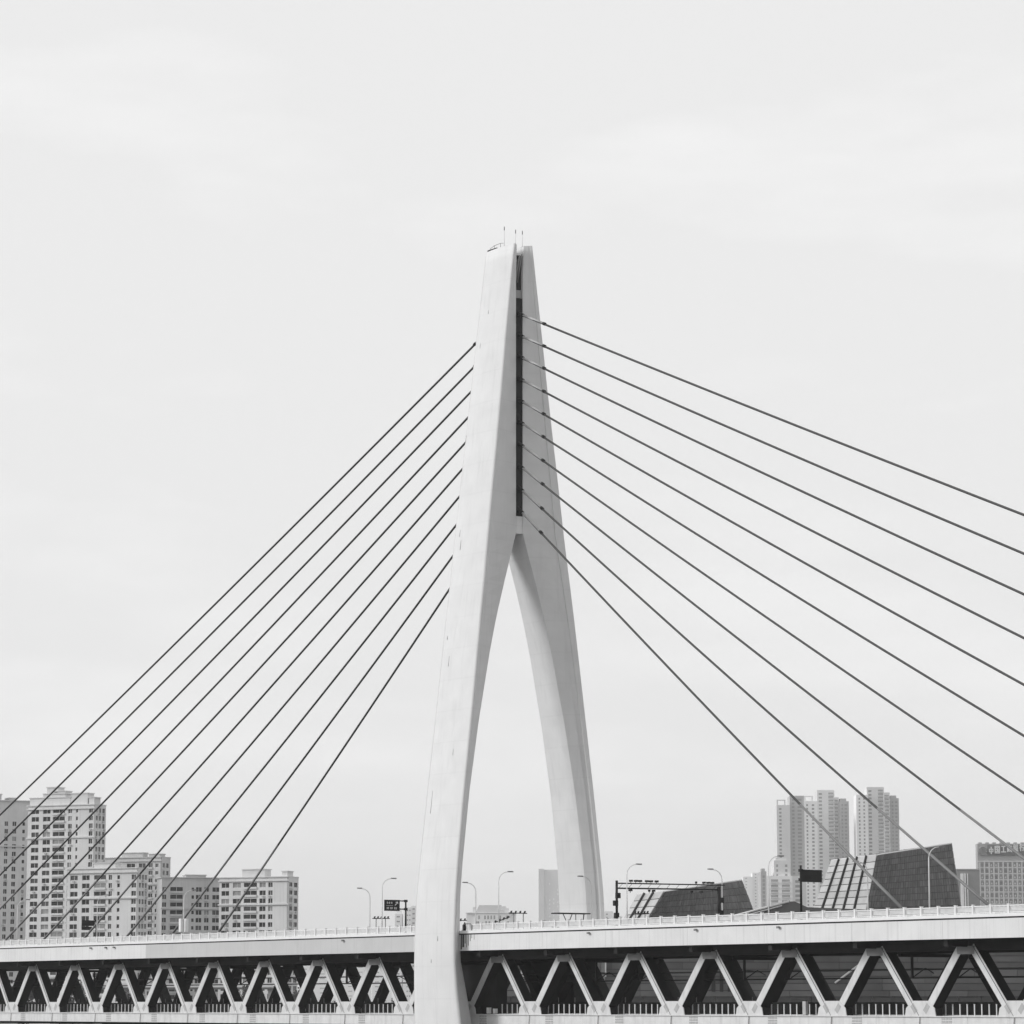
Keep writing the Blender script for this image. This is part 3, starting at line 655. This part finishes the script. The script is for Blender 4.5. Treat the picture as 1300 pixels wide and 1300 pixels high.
# mansard building
D = 2900; k = kpx(D); o = pt(592, 1278, D)
t = thing('mansard_building', 'pale classical building with grey mansard roof in the tower opening', 'building', (o.x, o.y, GZ), math.atan2(RGT.y, RGT.x))
X = lambda p: (p - 592) / k
Z = lambda y: pt(592, y, D).z - GZ
FARX = mat('far_white_haze', .85, .9, .04, .05); FARR = mat('far_roof', .5, .9, .05, .05)  # wall and roof paled, distance haze put into the colour
MB().box(0, X(655), 0, 20, 0, Z(1159.5)).box(X(603), X(648), -1, -.002, 0, Z(1160)).build('wall', FARX, t)
MB().box(-.6, X(656), -1.6, 20.4, Z(1159.5) + .002, Z(1158.3)).build('cornice', FARX, t)
def frustum(x0, x1, y0, y1, z0, z1, ins):
    mb = MB(); b = [(x0, y0, z0), (x1, y0, z0), (x1, y1, z0), (x0, y1, z0), (x0 + ins, y0 + ins, z1), (x1 - ins, y0 + ins, z1), (x1 - ins, y1 - ins, z1), (x0 + ins, y1 - ins, z1)]
    mb.v = b
    for q in ((0, 3, 2, 1), (4, 5, 6, 7), (0, 1, 5, 4), (1, 2, 6, 5), (2, 3, 7, 6), (3, 0, 4, 7)): mb.face(q)
    return mb
frustum(X(604), X(640), 0, 16, Z(1158.3) + .004, Z(1149), 2.6).build('roof', FARR, t)
for a, b, y in ((600, 604, 1151.5), (634, 642, 1150.5), (642, 646, 1153)): MB().box(X(a), X(b), 1, 8, Z(1158.3) + .003, Z(y)).build('turret', FARW, t)
wm = MB().box(-.7, .7, -.08, 0, -1.6, 1.6).mesh('window', FWIN)
for x in (608, 615.5, 619.5, 623.5, 627.5, 635, 643.5): link('window', wm, t, (X(x), -1.003, Z(1164.7)))
for x in (604.5, 607, 617, 621, 634, 645): link('window', wm, t, (X(x), -1.003, Z(1172)))

# ---- bank building with roof letters
D = 2000; k = kpx(D); o = pt(1245, 1278, D)
BANKW = mat('bank_wall', .40, .8, .05, .08); BANKG = mat('bank_grid', .58, .8, .05, .08); BWIN = mat('bank_window', .26, .4, .15, .1); BLIT = mat('bank_blind', .62, .7, .1, .1)
t = thing('bank_building', 'grey gridded office block with white roof characters at the right edge', 'office building', (o.x, o.y, GZ), math.atan2(RGT.y, RGT.x))
X = lambda p: (p - 1245) / k
Z = lambda y: pt(1245, y, D).z - GZ
MB().box(0, X(1330), 0, 8, 0, Z(1071)).build('wall', BANKW, t)
tr_ = MB()
for i in range(14): xx = X(1246.5 + 5.95 * i); tr_.box(xx, xx + .9, -.6, -.002, 0, Z(1094 if i % 2 else 1095))
tr_.build('mullions', BANKG, t)['kind'] = 'stuff'
bd_ = MB()
for i in range(24): zz = Z(1094.5 + 7.75 * i); bd_.box(0, X(1330), -.5, -.003, zz, zz + .8) if zz > 2 else None
bd_.build('floor_bands', BANKG, t)['kind'] = 'stuff'
wa = MB().box(-.95, .95, -.1, 0, -1.1, 1.1, 0).box(-.5, .45, -.16, -.101, -.5, .7, 1).mesh('window', [BWIN, BLIT]); wb = MB().box(-.95, .95, -.1, 0, -1.1, 1.1, 0).mesh('window', [BWIN, BLIT])
rng = random.Random(2)
for i in range(13):
    for j in range(14): link('window', wa if rng.random() < .7 else wb, t, (X(1250.4 + 5.95 * i), -.004, Z(1098.6 + 7.75 * j)))
for i in range(9): MB().box(X(1247 + 9 * i), X(1251 + 9 * i), 1, 4, Z(1071) + .002, Z(1069.3)).build('roof_vent', BANKW, t)
sg = MB()
ring = [(X(1251.5) + 5.2 / k * math.cos(a), -1.0, Z(1080.5) + 5.2 / k * math.sin(a)) for a in [2 * math.pi * i / 20 for i in range(21)]]
sg.tube(ring, .38, 6).box(X(1249.7), X(1253.3), -1.2, -.8, Z(1081), Z(1080)).box(X(1251), X(1252), -1.2, -.8, Z(1083.5), Z(1077.5)).box(X(1249.7), X(1253.3), -1.2, -.8, Z(1083.7), Z(1082.8)).box(X(1249.7), X(1253.3), -1.2, -.8, Z(1078.2), Z(1077.3)).build('emblem', mat('emblem_grey', .27, .7, .05, .1), t)
# roof characters drawn as strokes on a 0..1 square: zhong guo gong shang yin hang
CH = {'中': [(.12, .3, .88, .3), (.12, .68, .88, .68), (.12, .3, .12, .68), (.88, .3, .88, .68), (.5, 0, .5, 1)],
      '国': [(.06, .03, .94, .03), (.06, .97, .94, .97), (.06, .03, .06, .97), (.94, .03, .94, .97), (.25, .78, .75, .78), (.28, .52, .72, .52), (.22, .22, .78, .22), (.5, .22, .5, .78), (.62, .4, .7, .32)],
      '工': [(.15, .9, .85, .9), (.03, .06, .97, .06), (.5, .06, .5, .9)],
      '商': [(.05, .86, .95, .86), (.5, .86, .5, 1), (.32, .84, .38, .7), (.68, .84, .62, .7), (.08, .68, .92, .68), (.08, 0, .08, .68), (.92, 0, .92, .68), (.4, .66, .26, .48), (.6, .66, .74, .48), (.3, .12, .7, .12), (.3, .38, .7, .38), (.3, .12, .3, .38), (.7, .12, .7, .38)],
      '银': [(.24, 1, .04, .72), (.14, .8, .42, .8), (.08, .6, .42, .6), (.04, .4, .42, .4), (.24, .8, .24, .08), (.24, .08, .42, .22), (.55, .95, .9, .95), (.55, .72, .9, .72), (.55, .5, .9, .5), (.9, .5, .9, .95), (.55, .02, .55, .95), (.55, .02, .72, .16), (.66, .5, .97, .02), (.93, .38, .75, .26)],
      '行': [(.3, 1, .08, .76), (.36, .74, .04, .44), (.22, .58, .22, 0), (.5, .86, .92, .86), (.42, .56, .98, .56), (.74, .56, .74, .03), (.74, .03, .6, .1)]}
for (c, xa, xb, ya, yb) in (('中', 1259.2, 1265, 1084, 1075.6), ('国', 1266.8, 1273, 1083.2, 1074.3), ('工', 1274.8, 1280.8, 1082.2, 1073.8), ('商', 1282.6, 1288.4, 1081.6, 1073.2), ('银', 1290.2, 1296.4, 1081, 1072.6), ('行', 1298.4, 1304.6, 1080.4, 1072)):
    ch = MB(); w_ = X(xb) - X(xa); h_ = Z(yb) - Z(ya)
    for (x1, y1, x2, y2) in CH[c]:
        p = Vector((X(xa) + x1 * w_, -1.4, Z(ya) + y1 * h_)); q = Vector((X(xa) + x2 * w_, -1.4, Z(ya) + y2 * h_))
        p.y -= .15; q.y -= .15; d = (q - p).normalized(); nrm = Vector((d.z, 0, -d.x)) * .3; p -= d * .2; q += d * .2
        ch.prism([p + nrm, q + nrm, q - nrm, p - nrm], (0, .3, 0))
    ch.build('roof_character', WHITE, t)
MB().box(X(1257.5), X(1330), -.75, -.002, Z(1085.6), Z(1072.4)).build('sign_band', mat('band_grey', .2, .7, .05, .1), t)
MB().box(X(1259), X(1330), -.9, -.751, Z(1084.8), Z(1084.3)).build('sign_frame', GREYM, t)
# grey building with white fins left of the bank
D = 1900; k = kpx(D); o = pt(1217.5, 1278, D)
t = thing('office_building', 'small grey block with white vertical fins between theatre and bank', 'office building', (o.x, o.y, GZ), math.atan2(RGT.y, RGT.x))
X = lambda p: (p - 1217.5) / k
Z = lambda y: pt(1217.5, y, D).z - GZ
MB().box(0, X(1247), 0, 6, 0, Z(1104)).build('wall', mat('office_grey', .27, .8, .05, .1), t)
MB().box(-.3, X(1247.5), -.4, 6.3, Z(1104) + .002, Z(1103)).build('cornice', FARD, t)
for a, b, y in ((1222.5, 1226.3, 1109), (1227.2, 1229, 1109), (1230.8, 1231.8, 1109)): MB().box(X(a), X(b), -1.2, -.002, 0, Z(y)).build('fin', WHITE, t)

# ================================================================ THEATRE
TD = [mat('theatre_glass_%s' % n, v, .35, .15, .4, spec=.4) for n, v in (('dark', .094), ('mid', .112), ('light', .134))]
TL = [mat('theatre_pane_%s' % n, v, .3, .08, .4, spec=.5) for n, v in (('pale', .43), ('paler', .47), ('grey', .39))]
TJ = mat('theatre_joint', .05, .6, .1, .5); TRIM = mat('theatre_rim', .62, .6, .05, .5)
def lerp(a, b, t): return a + (b - a) * t
def quadp(Q, s, t): return lerp(lerp(Q[0], Q[1], s), lerp(Q[3], Q[2], s), t)   # Q: bl, br, tr, tl
def hall(label, D, corner_b, corner_t, right_b, right_t, left_b, left_t, Dr, Dl, nstrip, nrow, nc, nr):
    P = lambda q, d: pt(q[0], q[1], d)
    cb, ct, rb, rt, lb, lt = P(corner_b, D), P(corner_t, D + 3), P(right_b, Dr), P(right_t, Dr + 3), P(left_b, Dl), P(left_t, Dl + 3)
    o = pt(corner_b[0], 1278, D); t = thing('theatre_hall', label, 'theatre', (o.x, o.y, GZ)); off = Vector((o.x, o.y, GZ))
    cb, ct, rb, rt, lb, lt = [p - off for p in (cb, ct, rb, rt, lb, lt)]
    back_b = (rb + lb) - cb; back_t = (rt + lt) - ct
    core = MB()
    def sheet(Q):                                 # the walls are ruled surfaces
        b0 = len(core.v); m_ = 8
        core.v += [tuple(quadp(Q, i / m_, j / m_)) for j in range(m_ + 1) for i in range(m_ + 1)]
        for j in range(m_):
            for i in range(m_): q = b0 + j * (m_ + 1) + i; core.face((q, q + 1, q + m_ + 2, q + m_ + 1))
    for Q_ in ((cb, rb, rt, ct), (rb, back_b, back_t, rt), (back_b, lb, lt, back_t), (lb, cb, ct, lt), (ct, rt, back_t, lt)): sheet(Q_)
    core.build('core', TJ, t)
    # dark glass skin: rows of panels standing proud with open joints
    n = (rb - cb).cross(ct - cb).normalized(); n = -n if n.dot(-FWD) < 0 else n
    Q = [cb, rb, rt, ct]; g = MB(); rng = random.Random(4)
    for i in range(nc):
        for j in range(nr):
            e = .06 / nc * 2.2; f_ = .05 / nr * 2.4
            tl_ = rng.uniform(.0, .12)
            c4 = [quadp(Q, (i + a) / nc, (j + b) / nr) + n * (.25 + tl_ * (.3 if b < .5 else 1)) for a, b in ((.05, .045), (.95, .045), (.95, .955), (.05, .955))]
            g.prism(c4, -n * .2, rng.choice((0, 0, 1, 1, 2)))
    g.build('glass_skin', TD, t)['kind'] = 'stuff'
    # light striped end: strips of panes between dark fins
    n2 = (cb - lb).cross(lt - lb).normalized(); n2 = -n2 if n2.dot(-FWD) < 0 else n2
    Q2 = [lb, cb, ct, lt]
    for i in range(nstrip):
        s0, s1 = (i + .03) / nstrip, (i + .83) / nstrip
        if i == nstrip - 1: s1 = .995
        for j in range(nrow):
            c4 = [quadp(Q2, a, (j + b) / nrow) + n2 * .3 for a, b in ((s0, .05), (s1, .05), (s1, .95), (s0, .95))]
            MB().prism(c4, -n2 * .22).build('glass_pane', TL[(i * 3 + j * 5 + (i * j) % 2) % 3], t)
        if i < nstrip - 1:
            c4 = [quadp(Q2, a, b) for a, b in ((s1 + .09 / nstrip, 0), (s1 + .13 / nstrip, 0), (s1 + .13 / nstrip, 1), (s1 + .09 / nstrip, 1))]
            MB().prism(c4, n2 * .8).build('fin', TJ, t)
            c4 = [quadp(Q2, a, b) for a, b in ((s1 + .03 / nstrip, 0), (s1 + .075 / nstrip, 0), (s1 + .075 / nstrip, 1), (s1 + .03 / nstrip, 1))]
            MB().prism(c4, n2 * .34).build('edge_strip', GREYM, t)
    # pale rim along the top edge
    for a, b in ((ct, rt), (lt, ct)): MB().tube([a, b], .28, 6).build('rim', TRIM, t)
    return t
hall('large dark-glass theatre hall with pale striped end at the right', 900, (1097, 1175), (1114, 1085.5), (1223.5, 1175), (1208, 1071), (1025, 1175), (1056, 1092.5), 915, 926, 5, 10, 36, 12)
hall('smaller dark-glass theatre hall with pale striped end behind the camera gantry', 940, (815, 1180), (843.5, 1132), (966, 1180), (941.5, 1117.5), (785, 1180), (809.5, 1136), 958, 964, 3, 5, 38, 7)
# podium and wedge roof
D = 880; o = pt(640, 1278, D)
POD = [mat('podium_stone_a', .105, .7, .15, .15), mat('podium_stone_b', .085, .7, .15, .15), mat('podium_stone_c', .125, .7, .15, .15)]
t = thing('theatre_podium', 'long dark banded theatre podium with a wedge roof seen behind and through the truss', 'theatre', (o.x, o.y, GZ), math.atan2(RGT.y, RGT.x))
k = kpx(D); X = lambda p: (p - 640) / k
Z = lambda y: pt(640, y, D).z - GZ
MB().box(X(596), X(700), .4, 60, 0, Z(1205)).box(X(700), X(1420), .4, 60, 0, Z(1176)).build('core', TJ, t)
ys = [1176, 1186, 1196, 1205, 1214, 1222, 1231, 1240, 1249, 1258, 1266]
rng = random.Random(9)
for a, b in zip(ys, ys[1:]):
    x = 700 if b < 1206 else 596
    while x < 1420:
        w = rng.choice((36, 45, 54)); x1 = min(x + w, 1420)
        MB().box(X(x) + .06, X(x1) - .06, rng.uniform(-.1, .0), .402, Z(b) + .22, Z(a)).build('stone_panel', rng.choice(POD), t); x = x1
MB().box(X(596), X(1420), -.6, .4, 0, Z(1266.5)).build('plinth', TJ, t)
for x in (902.5, 912.5, 922.5): MB().box(X(x), X(x + 4.5), -.22, -.12, Z(1259), Z(1226)).build('window_slot', BLACK, t)
for xa, ya, xb, yb in ((682, 1226, 705, 1220), (683, 1230, 706, 1224), (1058, 1248, 1098, 1218)): 
    MB().tube([(X(xa), -.6, Z(ya)), (X(xb), -.6, Z(yb))], .3, 6).build('sloping_rail', TRIM, t)
MB().box(X(661), X(668), -1.4, -.3, Z(1242), Z(1213)).box(X(763), X(769), -1.4, -.3, Z(1240), Z(1210)).build('pale_pier', TRIM, t)
wd = MB(); wd.prism([(X(915), -6, Z(1178)), (X(922), -6, Z(1166)), (X(999), -6, Z(1145.5)), (X(1006), -6, Z(1145)), (X(1022), -6, Z(1152.5)), (X(1110), -6, Z(1156)), (X(1110), -6, Z(1178))], (0, 14, 0)); wd.build('wedge_roof', POD[0], t)
MB().tube([(X(918), -6.2, Z(1166.5)), (X(999), -6.2, Z(1145.2))], .32, 6).tube([(X(926), -6.25, Z(1168)), (X(990), -6.25, Z(1150.5))], .2, 6).build('rim', TRIM, t)

# ================================================================ EMBANKMENT LEFT: road parapet and trees seen through the truss
D = 1050; o = pt(-40, 1278, D); k = kpx(D)
t = thing('elevated_road', 'white-edged elevated road on dark piers seen through the left truss', 'elevated road', (o.x, o.y, GZ), math.atan2(RGT.y, RGT.x))
X = lambda p: (p + 40) / k
Z = lambda y: pt(-40, y, D).z - GZ
MB().box(0, X(345), 0, 8, Z(1256), Z(1252)).build('road_deck', GREYM, t)
MB().box(0, X(345), -.3, -.002, Z(1253.5), Z(1248.5)).build('parapet', RAILP, t)
for i in range(9): MB().box(X(-30 + 46 * i), X(-30 + 46 * i) + 1.6, 2, 5, 0, Z(1256)).build('pier', BEIGE2, t)
LEAF = [mat('leaf_dark', .05, .8, .3, .5), mat('leaf_mid', .085, .8, .3, .5), mat('leaf_light', .12, .8, .3, .5)]
BARK = mat('bark', .06, .9, .2, 2)
def tree(label, x, ytop, D, wpx, seed):
    rng = random.Random(seed); o = pt(x, 1278, D); k = kpx(D)
    base = pt(x, 1310, D).z if D < 1150 else GZ
    base = -42.0
    H = pt(x, ytop, D).z - base; wr = wpx / k / 2
    t = thing('broadleaf_tree', label, 'tree', (o.x, o.y, base), 0, 'trees on the far bank below the apartments')
    MB().tube([(0, 0, GZ - base), (0, 0, 0), (.1, 0, H * .45), (.3, .2, H * .8)], [.6, .5, .35, .12], 8).build('trunk', BARK, t)
    cr = MB()
    cl_ = [(Vector((rng.gauss(0, wr * .45), rng.gauss(0, wr * .45), H * rng.uniform(.35, .9))), wr * rng.uniform(.28, .5)) for _ in range(16)]
    for c, r in cl_:
        ci = rng.choice((0, 1, 1, 2))
        for _ in range(60):
            d = Vector((rng.gauss(0, 1), rng.gauss(0, 1), rng.gauss(0, 1))).normalized() * r * rng.uniform(.5, 1.05)
            p = c + d; a = Vector((rng.gauss(0, 1), rng.gauss(0, 1), rng.gauss(0, 1))).normalized(); b = a.cross(d).normalized(); s = rng.uniform(.35, .75)
            cr.poly([p + a * s, p + b * s * .6, p - a * s, p - b * s * .6], ci)
    cr.build('crown', LEAF, t)
for i, (x, y, D, w, l) in enumerate(((30, 1238, 1000, 40, 'bushy tree below the darker far-left tower, through the truss'), (92, 1232, 1010, 46, 'broad tree below the tallest block, through the truss'), (160, 1246, 1000, 38, 'low tree below the mid block, through the truss'), (246, 1256, 990, 36, 'low tree below the bannered lamp, through the truss'), (318, 1238, 1005, 44, 'tree below the right end block, through the truss'), (372, 1232, 1060, 40, 'tree just right of the low apartments, through the truss'), (428, 1258, 1080, 46, 'low spreading tree left of the lettered sign, through the truss'), (500, 1262, 1040, 44, 'low tree beside the near leg, through the truss'))):
    tree(l, x, y, D, w, 20 + i)
